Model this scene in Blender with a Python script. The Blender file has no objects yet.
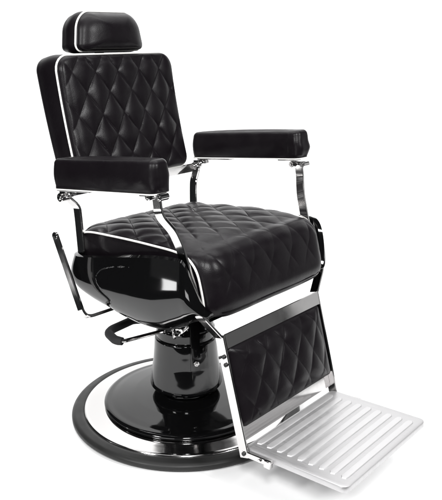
import bpy, bmesh, math, random
from mathutils import Vector, Matrix, noise
random.seed(7)
S = bpy.context.scene
COL = S.collection
rad = math.radians

# ------------------------------------------------------------------ camera
YAW, PITCH, FPX = 2.28042123, -0.290845055, 727.313
cam_d = bpy.data.cameras.new("camera")
cam = bpy.data.objects.new("camera", cam_d); COL.objects.link(cam)
cam.location = (1.32470, -1.38770, 1.05690)
cam.rotation_euler = (math.pi/2 + PITCH, 0, YAW - math.pi/2)
cam_d.sensor_fit = 'VERTICAL'; cam_d.sensor_height = 24.0
cam_d.lens = FPX*24.0/500.0
cam_d.clip_start = 0.05; cam_d.clip_end = 60
S.camera = cam

# ------------------------------------------------------------------ world (dark studio)
W = bpy.data.worlds.new("World"); S.world = W; W.use_nodes = True
W.node_tree.nodes['Background'].inputs[0].default_value = (0.9, 0.95, 1.0, 1)
W.node_tree.nodes['Background'].inputs[1].default_value = 0.02
S.view_settings.view_transform = 'Standard'; S.view_settings.look = 'None'
S.view_settings.exposure = 0.0; S.view_settings.gamma = 1.0

# ------------------------------------------------------------------ studio lamps and added fills
VF = Vector((math.cos(YAW), math.sin(YAW), 0))          # horizontal view direction
VR = Vector((math.sin(YAW), -math.cos(YAW), 0))         # to the right of the picture
def area(name, loc, target, sx, sy, power, col=(1, 1, 1)):
    d = bpy.data.lights.new(name, 'AREA'); d.shape = 'RECTANGLE'; d.size = sx; d.size_y = sy
    d.energy = power; d.color = col
    o = bpy.data.objects.new(name, d); COL.objects.link(o); o.location = loc
    o.rotation_euler = (Vector(target)-Vector(loc)).to_track_quat('-Z', 'Y').to_euler()
    return o
area('overhead_softbox', VF*0.35+Vector((0, 0, 2.7)), VF*0.35, 2.6, 2.2, 52)
area('backdrop_lamp', VF*0.2+Vector((0, 0, 2.9)), VF*1.7+Vector((0, 0, 0.9)), 3.2, 0.5, 27)
area('front_fill', VR*0.1-VF*2.6+Vector((0, 0, 2.3)), (0, 0, 0.3), 0.40, 0.7, 65)  # added unseen lamp, lifts the chair's shadow on the floor
area('front_left_fill', -VR*1.6-VF*1.9+Vector((0, 0, 2.0)), (0, 0, 0.2), 0.35, 0.6, 50)  # added from the left for the same floor shadow
area('front_right_fill', VR*1.9-VF*1.5+Vector((0, 0, 2.0)), VR*0.3, 0.35, 0.6, 52)  # added to brighten the shadow under the footplate
area('right_fill_near', VR*2.3-VF*0.40+Vector((0, 0, 0.8)), VR*0.3+Vector((0, 0, 0.6)), 1.1, 1.4, 0.55)  # added dim panel out of view, gives the chrome crossplate a grey reflection
area('right_fill_far', VR*2.3+VF*0.62+Vector((0, 0, 0.8)), VR*0.3+Vector((0, 0, 0.6)), 0.9, 1.4, 2.4)  # brighter added panel beside it, for the crossplate's lighter end
area('small_softbox_left', (-1.05, -1.54, 0.13), (0.2, -0.28, 0.5), 0.085, 0.20, 0.85)
area('small_softbox_right', (0.60, -1.96, 0.20), (0.27, -0.28, 0.5), 0.85, 0.26, 5.5)
area('left_fill', -VR*2.2-VF*0.5+Vector((0, 0, 0.9)), -VR*0.2+Vector((0, 0, 0.5)), 0.5, 1.6, 0.35)  # added dim panel out of view for the chrome to reflect

# ------------------------------------------------------------------ materials
def new_mat(name, base, rough, metal=0.0, spec=0.5, coat=0.0):
    m = bpy.data.materials.new(name); m.use_nodes = True
    b = m.node_tree.nodes['Principled BSDF']
    b.inputs['Base Color'].default_value = (*base, 1); b.inputs['Roughness'].default_value = rough
    b.inputs['Metallic'].default_value = metal; b.inputs['Specular IOR Level'].default_value = spec
    b.inputs['Coat Weight'].default_value = coat; b.inputs['Coat Roughness'].default_value = 0.08
    return m, m.node_tree, b
def texmap(nt, scale, detail=3, kind='ShaderNodeTexNoise', stretch=None):
    tc = nt.nodes.new('ShaderNodeTexCoord'); n = nt.nodes.new(kind)
    n.inputs['Scale'].default_value = scale
    if kind == 'ShaderNodeTexNoise': n.inputs['Detail'].default_value = detail
    if stretch:
        mp = nt.nodes.new('ShaderNodeMapping'); mp.inputs['Scale'].default_value = stretch
        nt.links.new(tc.outputs['Object'], mp.inputs[0]); nt.links.new(mp.outputs[0], n.inputs['Vector'])
    else: nt.links.new(tc.outputs['Object'], n.inputs['Vector'])
    return n
def rng(nt, src, lo, hi, dst):
    r = nt.nodes.new('ShaderNodeMapRange'); r.inputs['From Min'].default_value = 0.3; r.inputs['From Max'].default_value = 0.7
    r.inputs['To Min'].default_value = lo; r.inputs['To Max'].default_value = hi
    nt.links.new(src, r.inputs[0]); nt.links.new(r.outputs[0], dst)
def bump(nt, b, srcs):
    prev = None
    for s, st, d in srcs:
        bp = nt.nodes.new('ShaderNodeBump'); bp.inputs['Strength'].default_value = st; bp.inputs['Distance'].default_value = d
        nt.links.new(s, bp.inputs['Height'])
        if prev: nt.links.new(prev, bp.inputs['Normal'])
        prev = bp.outputs[0]
    nt.links.new(prev, b.inputs['Normal'])

leather, nt, b = new_mat('black_leather', (0.0046, 0.0034, 0.0046), 0.36, spec=0.175)
g = texmap(nt, 420, kind='ShaderNodeTexVoronoi'); w1 = texmap(nt, 22, 5); w2 = texmap(nt, 60, 4)
rng(nt, w1.outputs['Fac'], 0.29, 0.42, b.inputs['Roughness'])
bump(nt, b, [(w1.outputs['Fac'], 0.35, 0.0022), (w2.outputs['Fac'], 0.25, 0.0006), (g.outputs['Distance'], 0.25, 0.00035)])

gloss, nt, b = new_mat('black_gloss_enamel', (0.003, 0.003, 0.0032), 0.05, spec=0.5)
w1 = texmap(nt, 5, 4); rng(nt, w1.outputs['Fac'], 0.035, 0.075, b.inputs['Roughness'])
w3 = texmap(nt, 14, 2); bump(nt, b, [(w3.outputs['Fac'], 0.10, 0.0015)])

chrome, nt, b = new_mat('polished_chrome', (0.63, 0.62, 0.615), 0.09, metal=1.0)
w1 = texmap(nt, 18, 4); rng(nt, w1.outputs['Fac'], 0.06, 0.14, b.inputs['Roughness'])
w3 = texmap(nt, 9, 2); bump(nt, b, [(w3.outputs['Fac'], 0.05, 0.0015)])

rubber, nt, b = new_mat('black_rubber', (0.014, 0.014, 0.0138), 0.42, spec=0.28)
w1 = texmap(nt, 30, 5); rng(nt, w1.outputs['Fac'], 0.36, 0.5, b.inputs['Roughness'])
foam, nt, b = new_mat('black_foam_grip', (0.018, 0.018, 0.019), 0.75, spec=0.3)
g = texmap(nt, 260, 3); bump(nt, b, [(g.outputs['Fac'], 0.5, 0.0006)])

piping, nt, b = new_mat('white_vinyl_piping', (0.80, 0.79, 0.765), 0.35)
w1 = texmap(nt, 90, 3); rng(nt, w1.outputs['Fac'], 0.3, 0.45, b.inputs['Roughness'])

alu, nt, b = new_mat('cast_aluminium', (0.50, 0.495, 0.50), 0.42, metal=0.8)
w1 = texmap(nt, 60, 6, stretch=(0.4, 6, 1)); rng(nt, w1.outputs['Fac'], 0.34, 0.5, b.inputs['Roughness'])
g = texmap(nt, 500, 2); bump(nt, b, [(g.outputs['Fac'], 0.25, 0.0002)])
alu_rib, nt, b = new_mat('polished_aluminium', (0.54, 0.535, 0.54), 0.42, metal=0.6)
w1 = texmap(nt, 30, 5); rng(nt, w1.outputs['Fac'], 0.36, 0.48, b.inputs['Roughness'])
dark, nt, b = new_mat('dark_steel', (0.05, 0.05, 0.05), 0.35, metal=0.9)
w1 = texmap(nt, 60, 3); rng(nt, w1.outputs['Fac'], 0.3, 0.45, b.inputs['Roughness'])
paper, nt, b = new_mat('white_backdrop_paper', (0.90, 0.90, 0.90), 0.9, spec=0.1)
w1 = texmap(nt, 40, 4); bump(nt, b, [(w1.outputs['Fac'], 0.1, 0.001)])

# ------------------------------------------------------------------ helpers
def link(name, bm, mat, parent=None, smooth=True, recalc=True):
    if recalc: bmesh.ops.recalc_face_normals(bm, faces=bm.faces)
    me = bpy.data.meshes.new(name); bm.to_mesh(me); bm.free()
    mats = mat if isinstance(mat, (list, tuple)) else [mat]
    for m in mats: me.materials.append(m)
    if smooth:
        for p in me.polygons: p.use_smooth = True
        if mats[0].name != 'black_leather': me.set_sharp_from_angle(angle=rad(28))
    o = bpy.data.objects.new(name, me); COL.objects.link(o)
    if parent: o.parent = parent
    return o
def rings_to_bm(bm, rings, closed=True, cap0=True, cap1=True, mi=0):
    vs = [[bm.verts.new(p) for p in r] for r in rings]
    n = len(vs[0])
    for a, c in zip(vs, vs[1:]):
        for i in range(n if closed else n-1):
            j = (i+1) % n
            f = bm.faces.new((a[i], a[j], c[j], c[i])); f.material_index = mi
    if cap0 and closed: bm.faces.new(vs[0][::-1]).material_index = mi
    if cap1 and closed: bm.faces.new(vs[-1]).material_index = mi
    return vs
def tube(bm, pts, r, n=12, closed=False, mi=0):
    """round tube along points (parallel transport)"""
    pts = [Vector(p) for p in pts]; m = len(pts)
    T = []
    for i in range(m):
        a = pts[(i-1) % m] if closed or i > 0 else pts[0]
        c = pts[(i+1) % m] if closed or i < m-1 else pts[-1]
        T.append((c-a).normalized())
    up = Vector((0, 0, 1)) if abs(T[0].z) < 0.9 else Vector((1, 0, 0))
    nrm = (up-T[0]*up.dot(T[0])).normalized(); rings = []
    for i in range(m):
        nrm = (nrm-T[i]*nrm.dot(T[i])).normalized(); bi = T[i].cross(nrm)
        rr = r[i] if isinstance(r, (list, tuple)) else r
        rings.append([pts[i]+(nrm*math.cos(k*2*math.pi/n)+bi*math.sin(k*2*math.pi/n))*rr for k in range(n)])
    if closed:
        vs = rings_to_bm(bm, rings, cap0=False, cap1=False, mi=mi)
        for i in range(n):
            j = (i+1) % n; bm.faces.new((vs[-1][i], vs[-1][j], vs[0][j], vs[0][i])).material_index = mi
    else: rings_to_bm(bm, rings, mi=mi)
def smooth_path(ctrl, rnd=0.02, seg=6):
    """polyline with rounded corners"""
    c = [Vector(p) for p in ctrl]; out = [c[0]]
    for i in range(1, len(c)-1):
        a, p, d = c[i-1], c[i], c[i+1]
        r = min(rnd, (a-p).length*0.45, (d-p).length*0.45)
        s = p+(a-p).normalized()*r; e = p+(d-p).normalized()*r
        for k in range(seg+1):
            t = k/seg; out.append(s*(1-t)**2+p*2*t*(1-t)+e*t*t)
    out.append(c[-1]); return out
def densify(pts, step=0.006):
    out = [Vector(pts[0])]
    for a, b_ in zip(pts, pts[1:]):
        a, b_ = Vector(a), Vector(b_); k = max(1, int((b_-a).length/step))
        out += [a.lerp(b_, i/k) for i in range(1, k+1)]
    return out
def strap(bm, pts, wdir, width, thick, bev=0.0012, mi=0):
    """flat bar along pts; width along wdir (or list), bevelled rectangular section"""
    pts = [Vector(p) for p in pts]; rings = []; m = len(pts)
    for i in range(m):
        t = (pts[min(i+1, m-1)]-pts[max(i-1, 0)]).normalized()
        wd = Vector(wdir[i] if isinstance(wdir, list) else wdir)
        wd = (wd-t*wd.dot(t)).normalized(); nn = t.cross(wd)
        w = (width[i] if isinstance(width, list) else width)/2; h = thick/2; q = []
        for sx, sy in ((1, 1), (-1, 1), (-1, -1), (1, -1)):
            pa = (sx*w, sy*(h-bev)); pb = (sx*(w-bev), sy*h)
            if sx*sy < 0: pa, pb = pb, pa
            q += [pa, pb]
        rings.append([pts[i]+wd*x+nn*y for x, y in q])
    rings_to_bm(bm, rings, mi=mi)
def box(bm, c, size, rot=None, bev=0.0015, mi=0):
    t = bmesh.new(); bmesh.ops.create_cube(t, size=1)
    for v in t.verts: v.co = Vector((v.co.x*size[0], v.co.y*size[1], v.co.z*size[2]))
    bmesh.ops.bevel(t, geom=t.edges[:], offset=bev, segments=2, affect='EDGES', profile=0.5)
    M = Matrix.Translation(Vector(c)) @ (rot if rot is not None else Matrix.Identity(4))
    mp = {v: bm.verts.new(M @ v.co) for v in t.verts}
    for f in t.faces: bm.faces.new([mp[v] for v in f.verts]).material_index = mi
    t.free()
def cyl(bm, a, c, r, n=24, bev=0.0015, mi=0):
    a, c = Vector(a), Vector(c); d = (c-a).normalized()
    b_ = min(bev, r*0.4)
    P = [(a, r-b_), (a+d*b_, r), (c-d*b_, r), (c, r-b_)]
    u = d.orthogonal().normalized(); w = d.cross(u)
    rings_to_bm(bm, [[p+(u*math.cos(k*2*math.pi/n)+w*math.sin(k*2*math.pi/n))*q for k in range(n)] for p, q in P], mi=mi)
def lathe(bm, prof, n=160, mi=0, c=(0, 0, 0)):
    c = Vector(c)
    rings_to_bm(bm, [[c+Vector((r*math.cos(k*2*math.pi/n), r*math.sin(k*2*math.pi/n), z)) for k in range(n)] for r, z in prof], mi=mi)
def fillet(prof, r=0.004, seg=4):
    p = smooth_path([(a, 0, z) for a, z in prof], r, seg); return [(v.x, v.z) for v in p]
def rrect(hu, hv, R, n, taper=0.0):
    """rounded rectangle: n points evenly spaced by arc length, with outward normals; taper narrows the top"""
    if not isinstance(R, (list, tuple)): R = (R, R)          # (top radius, bottom radius)
    P = []
    cs = [(hu, hv, 0, R[0]), (-hu, hv, 90, R[0]), (-hu, -hv, 180, R[1]), (hu, -hv, 270, R[1])]
    for x, y, a0, r in cs:
        cx = x-math.copysign(r, x); cy = y-math.copysign(r, y)
        for k in range(25):
            a = rad(a0+90*k/24); P.append((cx+r*math.cos(a), cy+r*math.sin(a)))
    P = [(x*(1-taper*(y+hv)/(2*hv)), y) for x, y in P]
    P.append(P[0]); L = [0]
    for p, q in zip(P, P[1:]): L.append(L[-1]+math.dist(p, q))
    out = []; j = 0
    for k in range(n):
        s = L[-1]*k/n
        while L[j+1] < s: j += 1
        t = (s-L[j])/max(1e-9, L[j+1]-L[j]); out.append((P[j][0]*(1-t)+P[j+1][0]*t, P[j][1]*(1-t)+P[j+1][1]*t))
    N = []
    for k in range(n):
        a, c = out[k-1], out[(k+1) % n]; dx, dy = c[0]-a[0], c[1]-a[1]; l = math.hypot(dx, dy); N.append((dy/l, -dx/l))
    return out, N
def sstep(a, b_, x):
    t = max(0, min(1, (x-a)/(b_-a))); return t*t*(3-2*t)
def quilt(u, v, pu, pv, u0, v0, depth, seed=0.0):
    a = (u-u0)/pu+(v-v0)/pv; c = (u-u0)/pu-(v-v0)/pv
    wob = noise.noise(Vector((u*9, v*9, seed)))*0.05
    a += wob; c -= wob
    sa, sc = abs(math.sin(math.pi*a)), abs(math.sin(math.pi*c))
    sa = max(sa, 0.02); sc = max(sc, 0.02)
    m = 0.75+0.5*noise.noise(Vector((u*14+3, v*14, seed+5)))
    return depth*((sa*sc)**0.47-1.0)*m
def rumple(p, s, amp, seed=0):
    return amp*noise.noise(Vector((p[0]*s+seed, p[1]*s, p[2]*s)))

# ------------------------------------------------------------------ backdrop sweep
bm = bmesh.new()
x0, Rb = 0.95, 0.75
prof = [(-0.80+0.125*k, 0) for k in range(14)]
for k in range(25):
    a = rad(90*k/24); prof.append((x0+Rb*math.sin(a), Rb-Rb*math.cos(a)))
for k in range(1, 10): prof.append((x0+Rb, Rb+k*0.25))
rings = []
for p, z in prof:
    hw = 0.95+1.3*max(0, (p+0.8))/2.5
    rings.append([VF*p+VR*(-hw+2*hw*j/24)+Vector((0, 0, z-0.004)) for j in range(25)])
rings_to_bm(bm, rings, closed=False)
bd = link('floor', bm, paper); bd['kind'] = 'structure'
bd['label'] = 'seamless white studio sweep under and behind the chair'

# ------------------------------------------------------------------ the chair
chair = bpy.data.objects.new('barber_chair', None); COL.objects.link(chair)
chair['label'] = 'black quilted leather barber chair with white piping, chrome footrest and round pedestal base'
chair['category'] = 'barber chair'

# ---- base
base_parent = None
bm = bmesh.new()
lathe(bm, fillet([(0.286, 0.001), (0.322, 0.0), (0.3305, 0.004), (0.3305, 0.014), (0.322, 0.021), (0.304, 0.0235), (0.2965, 0.022), (0.290, 0.012)], 0.004))
rim = link('base_rim', bm, rubber, chair); rim['label'] = 'matte black rubber rim round the base'
bm = bmesh.new()
lathe(bm, fillet([(0.20, 0.002), (0.2955, 0.002), (0.2955, 0.022), (0.292, 0.0255), (0.286, 0.0245), (0.262, 0.027), (0.236, 0.030), (0.20, 0.030)], 0.003))
ring = link('base_ring', bm, chrome, chair); ring['label'] = 'wide chrome ring of the base'
bm = bmesh.new()
lathe(bm, fillet([(0.02, 0.026), (0.2345, 0.0305), (0.2375, 0.034), (0.2375, 0.040), (0.230, 0.0455), (0.216, 0.0465), (0.20, 0.050), (0.15, 0.0585), (0.10, 0.064), (0.078, 0.067), (0.02, 0.068)], 0.004, 6))
disc = link('base_disc', bm, gloss, chair); disc['label'] = 'glossy black domed disc of the base'
# ---- column
bm = bmesh.new()
lathe(bm, fillet([(0.03, 0.060), (0.076, 0.060), (0.073, 0.068), (0.073, 0.082), (0.098, 0.083), (0.1035, 0.088), (0.1035, 0.098), (0.099, 0.125), (0.0935, 0.16), (0.0900, 0.20), (0.0880, 0.232), (0.081, 0.236), (0.03, 0.236)], 0.005, 5), n=96)
column = link('column', bm, gloss, chair)
bm = bmesh.new()
lathe(bm, fillet([(0.03, 0.232), (0.0790, 0.232), (0.0835, 0.236), (0.0835, 0.262), (0.0800, 0.268), (0.0790, 0.345), (0.03, 0.345)], 0.003, 4), n=96)
collar = link('collar', bm, gloss, column)
# guide slot cover on the column, turned to the camera's right
def radial(az, r, z): return Vector((r*math.cos(rad(az)), r*math.sin(rad(az)), z))
AZS = -30
bm = bmesh.new()
rings = []
for z, r in ((0.160, 0.0945), (0.163, 0.0985), (0.24, 0.0925), (0.30, 0.0875), (0.303, 0.083)):
    rr = []
    for k in range(9):
        da = -8.5+17*k/8; rr.append(radial(AZS+da, r, z))
    for k in range(9):
        da = 8.5-17*k/8; rr.append(radial(AZS+da*0.99, 0.075, z))
    rings.append(rr)
rings_to_bm(bm, rings)
slot = link('guide_cover', bm, gloss, column)
bm = bmesh.new(); cyl(bm, radial(AZS, 0.090, 0.185), radial(AZS, 0.1035, 0.186), 0.0085, 6); cyl(bm, radial(AZS, 0.1035, 0.186), radial(AZS, 0.106, 0.186), 0.0045, 16)
link('bolt', bm, chrome, column)

# ---- shell under the seat
_p, _n = rrect(0.272, 0.245, (0.042, 0.064), 760)      # (Y, X): front corners tighter than the rear ones
SHELL_PLAN = ([(y, x) for x, y in _p], _n)
SXC = 0.053
ZB_TAB = [(-0.25, 0.400), (-0.19, 0.388), (-0.10, 0.362), (0.0, 0.349), (0.08, 0.344), (0.15, 0.352), (0.20, 0.376), (0.25, 0.404), (0.285, 0.422), (0.31, 0.428)]
def lerp_tab(tab, x):
    if x <= tab[0][0]: return tab[0][1]
    for (a, p), (b_, q) in zip(tab, tab[1:]):
        if x <= b_:                                   # monotone-looking cubic between the table's points
            i = tab.index((a, p)); h = b_-a; u = (x-a)/h
            sl = lambda k: (tab[min(k+1, len(tab)-1)][1]-tab[max(k-1, 0)][1])/(tab[min(k+1, len(tab)-1)][0]-tab[max(k-1, 0)][0])
            m0, m1 = sl(i)*h, sl(i+1)*h
            return (2*u**3-3*u*u+1)*p+(u**3-2*u*u+u)*m0+(3*u*u-2*u**3)*q+(u**3-u*u)*m1
    return tab[-1][1]
def shell_ring(t, n=420, off=0.0):
    """plan ring at depth fraction t (0 rim .. 1 bottom)"""
    pts, nr = SHELL_PLAN
    k = (1-(t*0.985)**5.5)**(1/5.5)
    out = []
    for (x, y) in pts:
        sx = 0.30+0.70*k; sy = max(k, 0.02)
        bul = 0.980+0.040*math.sin(min(1, t/0.6)*math.pi/2)
        tap = 0.925+0.075*sstep(-0.25, 0.14, x)          # narrower towards the back
        X = SXC+x*sx*(1.0 if x > 0 else bul*1.085); Y = y*sy*bul*tap
        fx = (X+0.20)/0.50
        zt = 0.487+0.068*sstep(-0.05, 0.9, fx)+0.010*fx
        zb = lerp_tab(ZB_TAB, X)
        if X > 0.240: zt -= 0.115*((X-0.240)/0.056)**2.2
        zt = max(zt, zb+0.006)
        z = zt+(zb-zt)*t
        out.append(Vector((X, Y, z)))
    return out
SEAM_TAB = [(0.37, -0.01), (0.400, -0.010), (0.413, -0.004), (0.428, -0.032), (0.440, -0.054), (0.452, -0.061), (0.462, -0.061), (0.476, -0.050), (0.486, -0.034), (0.496, -0.008), (0.503, 0.015), (0.515, 0.07)]
def seam_inside(x, z, y):
    # front side cover: everything ahead of a rounded rear edge
    if abs(y) < 0.12: return 0.0
    edge = lerp_tab(SEAM_TAB, z)
    return sstep(edge-0.003, edge+0.003, x)*(1-sstep(0.486, 0.505, z)*sstep(0.03, -0.05, x) if z > 0.486 else 1)
bm = bmesh.new(); rings = []
NT = 150
for i in range(NT+1):
    t = (i/NT)
    t = 1-(1-t)**1.35
    r = shell_ring(t)
    rr = []
    for p in r:
        if True:
            s = seam_inside(p.x, p.z, p.y); 
            side = sstep(0.17, 0.22, abs(p.y)) if abs(p.y) < 0.3 else 1
            d = Vector((0, math.copysign(1, p.y), 0))
            p = p+d*(0.0045*s*side)
        rr.append(p)
    rings.append(rr)
lip = [Vector((SXC+(p.x-SXC)*0.965, p.y*0.965, p.z+0.004)) for p in rings[0]]
inn = [Vector((SXC+(p.x-SXC)*0.93, p.y*0.93, p.z-0.03)) for p in rings[0]]
rings_to_bm(bm, [inn, lip]+rings, cap0=True, cap1=True)
shell = link('seat_shell', bm, gloss, chair); shell['label'] = 'glossy black moulded shell under the seat'
# ---- seat cushion
SEAT_P = [(-0.172, 0.515), (-0.172, 0.540), (-0.138, 0.553), (-0.05, 0.560), (0.043, 0.566), (0.12, 0.569), (0.189, 0.5695), (0.228, 0.563),
          (0.249, 0.550), (0.264, 0.529), (0.2745, 0.495), (0.281, 0.466), (0.281, 0.450), (0.268, 0.440), (0.20, 0.444), (0.10, 0.46), (-0.10, 0.46), (-0.165, 0.48)]
def catmull(P, closed, per):
    out = []; n = len(P)
    for i in range(n if closed else n-1):
        p0, p1, p2, p3 = [Vector((*P[j % n], 0)) if closed else Vector((*P[max(0, min(n-1, j))], 0)) for j in (i-1, i, i+1, i+2)]
        for k in range(per):
            t = k/per
            out.append(0.5*((2*p1)+(-p0+p2)*t+(2*p0-5*p1+4*p2-p3)*t*t+(-p0+3*p1-3*p2+p3)*t**3))
    return [(v.x, v.y) for v in out]
def even(P, n):
    P = P+[P[0]]; L = [0]
    for p, q in zip(P, P[1:]): L.append(L[-1]+math.dist(p, q))
    out = []; j = 0
    for k in range(n):
        s = L[-1]*k/n
        while L[j+1] < s: j += 1
        t = (s-L[j])/max(1e-9, L[j+1]-L[j]); out.append((P[j][0]*(1-t)+P[j+1][0]*t, P[j][1]*(1-t)+P[j+1][1]*t))
    return out, L[-1]
SP, SL = even(catmull(SEAT_P, True, 12), 520)
# outward normals of the seat profile
SN = []
for k in range(len(SP)):
    a, c = SP[k-1], SP[(k+1) % len(SP)]; dx, dz = c[0]-a[0], c[1]-a[1]; l = math.hypot(dx, dz); SN.append((-dz/l, dx/l))
HW = 0.235
def hwx(x): return HW-0.022*(1-sstep(-0.18, 0.20, x))
# arc length measured from the top (x = 0.142)
k0 = min(range(len(SP)), key=lambda k: abs(SP[k][0]-0.142)+(0 if SP[k][1] > 0.5 else 9))
bm = bmesh.new(); rings = []
NY = 300
ys = [-1]+[-1+2*(0.5-0.5*math.cos(math.pi*i/NY))*0.35+2*(i/NY)*0.65 for i in range(1, NY)]+[1]
for q in ys:
    aq = abs(q)
    dome = (1-aq**12)
    edge = 1-math.sqrt(max(0, 1-((aq-0.975)/0.025)**2)) if aq > 0.975 else 0
    rr = []
    for k, (x, z) in enumerate(SP):
        nx, nz = SN[k]; s = (k-k0)*SL/len(SP); y = q*hwx(x)
        # how much of the crown applies: top, front roll and rear edge, not the underside
        up = max(sstep(-0.2, 0.4, nz), sstep(0.1, 0.7, nx)*0.9 if x > 0.2 else 0, 0.6 if x < -0.15 else 0)
        c = 0.018*dome*up
        c += 0.021*dome*sstep(0.2, 0.9, nx)*(1 if x > 0.2 else 0)
        fade = sstep(1.0, 0.93, aq)
        topm = sstep(0.06, 0.5, nz) if x < 0.2 else sstep(0.205, 0.165, s)
        if x < -0.165: topm *= 0.4
        d = quilt(y, s, 0.0785, 0.108, -0.126, 0.0, 0.0085, 1.3)*fade*max(0, topm)
        if x > 0.15: d *= 1-0.62*sstep(0.02, 0.09, s)
        w = rumple((x, y, z), 7, 0.0022*dome)+rumple((x, y, z), 20, 0.0008*dome, 4)
        o = c+d+w-0.012*edge
        rr.append(Vector((x+nx*o, y, z+nz*o)))
    rings.append(rr)
rings_to_bm(bm, rings)
seat = link('seat', bm, leather, chair); seat['label'] = 'diamond quilted black leather seat with a rolled front edge'
for s in (-1, 1):
    ks = [k for k in range(len(SP)) if (SP[k][1] > 0.536 and SP[k][0] < 0.25) or SP[k][0] > 0.20 and SP[k][1] > 0.449 and SP[k][0] > 0.249]
    ks.sort(key=lambda k: ((k-k0+260) % 520))
    bm = bmesh.new(); tube(bm, [(SP[k][0]+SN[k][0]*0.0015, s*(hwx(SP[k][0])+0.001), SP[k][1]+SN[k][1]*0.0015) for k in ks[::3]], 0.0028, 10)
    link('piping', bm, piping, seat)

# ---- generic upholstered pad (local u across, v up, w out of the front)
def pad(name, hu, hv, R, thick, crown, to_world, q=None, edge=0.012, back_edge=0.02, n=560, nr=110, taper=0.0, seed=0.0, crownp=5, wr=1.0, side_b=0.004, bulge=0.0, blift=0.0, wall=1.0):
    P, N = rrect(hu, hv, R, n, taper); rings = []
    def ring(ins, w, extra=0.0):
        return [(p[0]-m[0]*ins, p[1]-m[1]*ins, w) for p, m in zip(P, N)]
    L = []
    for k in range(7):                       # back edge rounding
        a = rad(90*k/6); L.append(ring(back_edge*(1-math.sin(a)), -thick+back_edge*(1-math.cos(a))))
    for k in range(1, 12):                   # side band, slightly full
        t = k/12; L.append(ring(-side_b*math.sin(math.pi*t), -thick+back_edge+(thick-back_edge-edge)*t))
    for k in range(7):
        a = rad(90*k/6); L.append(ring(edge*(1-math.cos(a))*0.4, -edge+edge*math.sin(a)))
    base_r = ring(edge*0.4, 0)
    for i in range(1, nr+1):
        s = 1-0.985*(i/nr)**1.5
        rr = []
        for k, p in enumerate(base_r):
            u, v = p[0]*s, p[1]*s
            c = crown*(1-s**crownp)**(1/wall)
            fade = sstep(1.0, 0.86, s)
            d = 0
            if q: d = quilt(u, v, *q)*fade
            ob = bulge*math.sin(math.pi*min(1, (1-s)/0.10))**0.8 if s > 0.9 else 0
            u += P[k][0]/max(1e-6, math.hypot(*P[k]))*ob if False else N[k][0]*ob*1.0; v += N[k][1]*ob
            c += blift*sstep(1.0, 0.93, s)
            c += wr*(rumple((u, v, seed), 8, 0.003)+rumple((u, v, seed+3), 26, 0.0008))*fade
            rr.append((u, v, c+d))
        L.append(rr)
    bm_ = bmesh.new(); rings_to_bm(bm_, [[to_world(*p) for p in r] for r in L])
    return bm_, [to_world(*p) for p in ring(-0.0005, -0.0035)]
# ---- backrest
def back_world(u, v, w):
    z = 0.837+v; a = z-0.68
    if w < 0: w *= 1.09+0.50*max(0, a-0.03)
    return Vector((-0.175-0.30*a+0.25*a*a+w*0.975, u-0.003, z+w*(0.07 if w < 0 else 0.20)))
bm, edge_pts = pad('backrest', 0.206, 0.163, (0.040, 0.03), 0.088, 0.020, back_world, q=(0.0785, 0.110, -0.1305, 0.063, 0.0095, 2.1), edge=0.005, crownp=9, seed=1, bulge=0.0025, wall=2.2)
back = link('backrest', bm, leather, chair); back['label'] = 'diamond quilted black leather backrest'
bm = bmesh.new(); tube(bm, edge_pts[::4], 0.0029, 10, closed=True); link('piping', bm, piping, back)
# ---- headrest
def head_world(u, v, w):
    z = 1.0595+v
    return Vector((-0.272-0.10*v+w*0.98, u-0.004, z+w*(0.10 if w < 0 else -0.13)))
bm, edge_pts = pad('headrest', 0.119, 0.0505, (0.046, 0.020), 0.084, 0.042, head_world, edge=0.004, back_edge=0.03, n=400, nr=60, taper=0.15, seed=4, crownp=2.5, bulge=0.0, wall=2.2)
head = link('headrest', bm, leather, chair); head['label'] = 'plain black leather headrest pillow'
bm = bmesh.new(); tube(bm, edge_pts[::3], 0.0028, 10, closed=True); link('piping', bm, piping, head)
bm = bmesh.new(); strap(bm, [(-0.315, 0, 0.93), (-0.322, 0, 1.06)], (0, 1, 0), 0.03, 0.008); link('headrest_bar', bm, chrome, chair)

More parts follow.
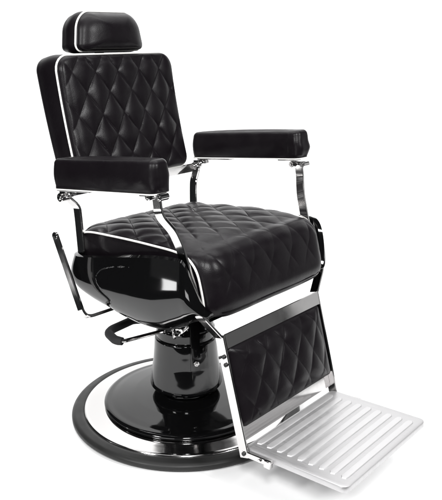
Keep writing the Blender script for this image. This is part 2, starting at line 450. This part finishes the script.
# ---- armrests
ARX0, ARX1 = -0.163, 0.222
def arm_world(s):
    tilt = math.atan2(0.037, 0.375)
    def f(u, v, w):            # u along X, v across Y, w up
        uu = u; X = (0.007 if s < 0 else 0.005)+uu*math.cos(tilt)-w*math.sin(tilt)*0.3
        Z = (0.772 if s < 0 else 0.784)+uu*math.sin(tilt)+w
        return Vector((X, s*0.266+v, Z))
    return f
arms = []
for s in (-1, 1):
    f = arm_world(s)
    P, N = rrect(0.185 if s < 0 else 0.198, 0.0275, 0.017, 420); L = []
    T, ed = 0.078, 0.014
    def ring(ins, w): return [(p[0]-m[0]*ins, p[1]-m[1]*ins, w) for p, m in zip(P, N)]
    for k in range(5):
        a = rad(90*k/4); L.append(ring(0.006*(1-math.sin(a)), -T+0.006*(1-math.cos(a))))
    for k in range(1, 20): t = k/20; L.append(ring(-0.0035*math.sin(math.pi*t), -T+0.006+(T-ed-0.006)*t))
    for k in range(9):
        a = rad(90*k/8); L.append(ring(ed*(1-math.cos(a)), -ed+ed*math.sin(a)))
    top = L[-1]
    for i in range(1, 14):
        q = 1-i/14*0.98; L.append([(p[0]*(0.9+0.1*q) if False else p[0]*q, p[1]*q, 0.004*(1-q*q)) for p in top])
    # soft wrinkles, strongest near the front end
    out = []
    for r in L:
        rr = []
        for u, v, w in r:
            k = sstep(0.10, 0.17, u)
            d = rumple((u, v*1.5, w), 9, 0.0016, 9*s)+rumple((u*1.0, v, w*1.2), 24, 0.0010+0.0050*k, 3*s)+rumple((u*1.2, v, w*3.0), 17, 0.0022*k, 6*s)
            q_ = Vector((u, v, w)); nn = Vector((0, v/0.0275, 0)) if abs(u) < 0.165 else Vector((math.copysign(0.7, u), v/0.04, 0))
            if w < -T+0.008: d = 0
            q_ += nn*d; rr.append(f(*q_))
        out.append(rr)
    bm = bmesh.new(); rings_to_bm(bm, out)
    arm = link('armrest', bm, leather, chair); arms.append(arm)
    bm = bmesh.new(); tube(bm, [f(p[0]+m[0]*0.001, p[1]+m[1]*0.001, -T+0.0012) for p, m in zip(P, N)][::3], 0.0018, 8, closed=True)
    link('piping', bm, piping, arm)
    # under-arm mounting plate and hinge knuckles
    for u0, u1 in ((-0.187, -0.06), (0.12, 0.178)):
        bm = bmesh.new()
        strap(bm, [f(u0, 0, -T-0.0035), f(u1, 0, -T-0.0035)], (0, 1, 0), 0.03, 0.005)
        link('mounting_plate', bm, chrome, arm)
arms[0]['label'] = 'nearer armrest, overlapping the backrest in the photo'
arms[1]['label'] = 'farther armrest, clear against the white background'

# ---- arm supports (straps) both sides
for s in (-1, 1):
    Y = s*0.276
    ctrl = [(0.181, s*0.276, 0.704), (0.186, s*0.277, 0.672), (0.190, s*0.272, 0.656), (0.207, s*0.253, 0.624), (0.221, s*0.246, 0.590), (0.232, s*0.243, 0.555), (0.258, s*0.246, 0.50), (0.280, s*0.250, 0.440), (0.286, s*0.240, 0.425), (0.297, s*0.199, 0.374)]
    pts = densify(smooth_path(ctrl, 0.012, 5))
    wd = [Vector((1, 0, 0.35)).lerp(Vector((1, 0, 0.15)), i/(len(pts)-1)) for i in range(len(pts))]
    bm = bmesh.new()
    strap(bm, pts, wd, 0.025, 0.007, 0.0012)
    sup = link('arm_support', bm, chrome, chair); sup['label'] = 'front chrome support bar of the '+('nearer' if s < 0 else 'farther')+' armrest'
    bm = bmesh.new()
    for x, dy in ((0.164, 0.0), (0.200, 0.0)):
        z = 0.705+(x-0.17)*0.1
        cyl(bm, (x, Y-0.014, z), (x, Y+0.014, z), 0.0085, 20)
        cyl(bm, (x, Y-0.017, z), (x, Y+0.017, z), 0.0045, 14)
    box(bm, (0.182, Y, 0.709), (0.045, 0.018, 0.010))
    link('hinge', bm, chrome, sup)
    # rear support
    Yr = s*0.268
    ctrl = [(-0.186, s*0.256, 0.664), (-0.182, s*0.250, 0.650), (-0.171, s*0.224, 0.620), (-0.170, s*0.222, 0.58), (-0.168, s*0.220, 0.50), (-0.167, s*0.220, 0.46)]
    pts = densify(smooth_path(ctrl, 0.010, 4))
    bm = bmesh.new(); strap(bm, pts, (1, 0, 0.2), 0.028, 0.007, 0.0018)
    sup = link('arm_support', bm, chrome, chair); sup['label'] = 'rear chrome support bar of the '+('nearer' if s < 0 else 'farther')+' armrest'
    bm = bmesh.new()
    Yr = s*0.258; nv0 = len(bm.verts)
    cyl(bm, (-0.188, Yr-0.014, 0.662), (-0.188, Yr+0.014, 0.662), 0.0120, 24)
    cyl(bm, (-0.188, Yr-0.017, 0.662), (-0.188, Yr+0.017, 0.662), 0.006, 16)
    cyl(bm, (-0.166, Yr-0.012, 0.672), (-0.166, Yr+0.012, 0.672), 0.008, 20)
    cyl(bm, (-0.166, Yr-0.015, 0.672), (-0.166, Yr+0.015, 0.672), 0.004, 14)
    box(bm, (-0.170, Yr, 0.676), (0.046, 0.02, 0.012), Matrix.Rotation(rad(-8), 4, 'Y'))
    if s < 0:
        for v in bm.verts: v.co += Vector((0.008, 0, -0.012))
    link('hinge', bm, chrome, sup)
# cross bar carrying the backrest
bm = bmesh.new()
strap(bm, [(-0.198, -0.252, 0.656), (-0.198, 0.252, 0.656)], (0.15, 0, 1), 0.028, 0.010, 0.002)
strap(bm, [(-0.205, -0.15, 0.655), (-0.215, -0.15, 0.75)], (0, 1, 0), 0.03, 0.006)
strap(bm, [(-0.205, 0.15, 0.655), (-0.215, 0.15, 0.75)], (0, 1, 0), 0.03, 0.006)
link('backrest_crossbar', bm, chrome, chair)

# ---- footrest: rails, crossplates, quilted pad
RT, RB = Vector((0.298, 0, 0.378)), Vector((0.378, 0, 0.086))
def rail_pt(t, y, f=0.0):
    p = RT.lerp(RB, t); return Vector((p.x+f*0.965, y, p.z+f*0.262))
for s in (-1, 1):
    bm = bmesh.new()
    strap(bm, [rail_pt(0, s*0.1975), rail_pt(0.5, s*0.1975), rail_pt(1.0, s*0.1975)], (0.965, 0, 0.262), 0.027, 0.006, 0.0015)
    rl = link('footrest_rail', bm, chrome, chair)
    for t, f, r in ((0.17, 0.003, 0.0052), (0.235, 0.004, 0.0052), (0.965, 0.002, 0.0052), (0.175, -0.0085, 0.0032)):
        bm = bmesh.new(); p = rail_pt(t, s*0.2005, f)
        cyl(bm, p, p+Vector((0, s*0.004, 0)), r, 16, 0.0008)
        cyl(bm, p+Vector((0, s*0.0035, 0)), p+Vector((0, s*0.0045, 0)), r*0.45, 6, 0.0003)
        link('bolt', bm, dark, rl)
bm = bmesh.new()
strap(bm, [rail_pt(0.055, -0.194, 0.012), rail_pt(0.055, 0.194, 0.012)], (RT-RB).normalized(), 0.036, 0.004, 0.0015)
link('upper_crossplate', bm, chrome, chair)
bm = bmesh.new()
strap(bm, [rail_pt(0.825, -0.194, -0.006), rail_pt(0.825, 0.194, -0.006)], (RT-RB).normalized(), 0.040, 0.004, 0.0015)
link('lower_crossplate', bm, chrome, chair)
def cpad_world(u, v, w):
    p = rail_pt(0.435, 0, 0.012); d = (RT-RB).normalized(); nn = Vector((0.965, 0, 0.262))
    q = p+d*v+nn*w; return Vector((q.x, u, q.z))
bm, _ = pad('calf_pad', 0.1925, 0.100, 0.014, 0.036, 0.022, cpad_world, q=(0.074, 0.118, -0.150, 0.055, 0.0058, 6.6), edge=0.012, back_edge=0.006, n=460, nr=90, seed=8, crownp=5, side_b=0.0)
cp = link('calf_pad', bm, leather, chair); cp['label'] = 'quilted black leather calf pad between the chrome rails'

# ---- footplate with raised ribs
PX0, PX1 = 0.372, 0.652
def plate_world(x, y, w):
    sl = 0.036; z = 0.1095+(x-PX0)*sl
    return Vector((x-w*sl, y, z+w))
bm = bmesh.new()
P, N = rrect((PX1-PX0)/2, 0.192, 0.018, 240); xc = (PX0+PX1)/2
def pring(ins, w): return [plate_world(xc+p[0]-m[0]*ins, p[1]-m[1]*ins, w) for p, m in zip(P, N)]
rings_to_bm(bm, [pring(0.006, -0.006), pring(0.003, -0.006), pring(0.003, -0.014), pring(0.0005, -0.0145), pring(0, -0.013), pring(0, -0.003), pring(0.0008, -0.0008), pring(0.003, 0), pring(0.012, 0)])
plate = link('footplate', bm, alu, chair); plate['label'] = 'ribbed metal footplate'
bm = bmesh.new()
for i in range(9):
    xr = 0.3905+i*0.0293
    P2, N2 = rrect(0.0086, 0.163, 0.0085, 64)
    def pq(ins, w): return [plate_world(xr+p[0]-m[0]*ins, p[1]-m[1]*ins, w) for p, m in zip(P2, N2)]
    rings_to_bm(bm, [pq(-0.0006, -0.003), pq(-0.0006, 0.0), pq(0.0002, 0.0012), pq(0.0010, 0.0019), pq(0.0030, 0.0021)])
link('ribs', bm, alu_rib, plate)
for s in (-1, 1):
    bm = bmesh.new()
    strap(bm, [(0.372, s*0.1985, 0.096), (0.442, s*0.1985, 0.0995)], (0, 0, 1), 0.014, 0.005, 0.001)
    box(bm, (0.448, s*0.199, 0.098), (0.018, 0.014, 0.018))
    cyl(bm, (0.425, s*0.201, 0.0985), (0.425, s*0.205, 0.0985), 0.0045, 14, 0.0008)
    link('footplate_hinge', bm, chrome, chair)

# ---- recline lever on the near side
bm = bmesh.new()
Yl = -0.290; LX, LZ = -0.183, 0.552
pts = smooth_path([(LX, Yl, LZ), (-0.0850, Yl, 0.3480), (-0.078, -0.17, 0.349)], 0.026, 12); pts = densify(pts)
wd = []
for i, p in enumerate(pts):
    wd.append(Vector((1, 0.12, 0.45)))
strap(bm, pts, wd, 0.0205, 0.0085, 0.0022)
bmesh.ops.remove_doubles(bm, verts=bm.verts, dist=1e-6)
cyl(bm, (LX, Yl-0.0042, LZ), (LX, Yl+0.0042, LZ), 0.0104, 24)
cyl(bm, (-0.078, -0.175, 0.349), (-0.070, -0.165, 0.43), 0.008, 16)
lv = link('recline_lever', bm, chrome, chair)
# ---- pump lever
bm = bmesh.new()
zl = 0.282
tube(bm, smooth_path([(0.066, -0.06, zl+0.004), (0.040, -0.082, zl+0.006), (0.020, -0.108, zl+0.002), (-0.016, -0.218, zl-0.002), (-0.016-0.02, -0.2285, zl-0.002), (-0.083, -0.214, zl), (-0.096, -0.190, zl), (-0.103, -0.105, zl), (-0.088, -0.088, zl), (-0.02, -0.070, zl+0.004), (0.01, -0.03, zl+0.004)], 0.02, 6), 0.0052, 12)
lever = link('pump_lever', bm, chrome, chair)
bm = bmesh.new()
gp = smooth_path([(-0.018, -0.2215, zl-0.002), (-0.038, -0.2285, zl-0.002), (-0.083, -0.214, zl), (-0.096, -0.190, zl), (-0.103, -0.105, zl), (-0.086, -0.0875, zl), (-0.035, -0.0745, zl+0.003)], 0.022, 7)
tube(bm, gp, [0.0105]+[0.0118]*(len(gp)-2)+[0.0105], 18)
link('grip', bm, foam, lever)
bm = bmesh.new()
pts = []
for k in range(24):
    a = rad(15*k); pts.append((0.052+0.011*math.cos(a)*0.8, -0.098-0.011*math.cos(a)*0.6, zl-0.002+0.011*math.sin(a)))
tube(bm, pts, 0.0035, 10, closed=True)
tube(bm, smooth_path([(0.063, -0.094, zl-0.004), (0.070, -0.085, zl+0.012), (0.066, -0.07, zl+0.016)], 0.006, 4), 0.005, 10)
cyl(bm, (0.070, -0.092, zl+0.008), (0.062, -0.06, zl+0.008), 0.008, 16)
link('lever_clamp', bm, chrome, lever)
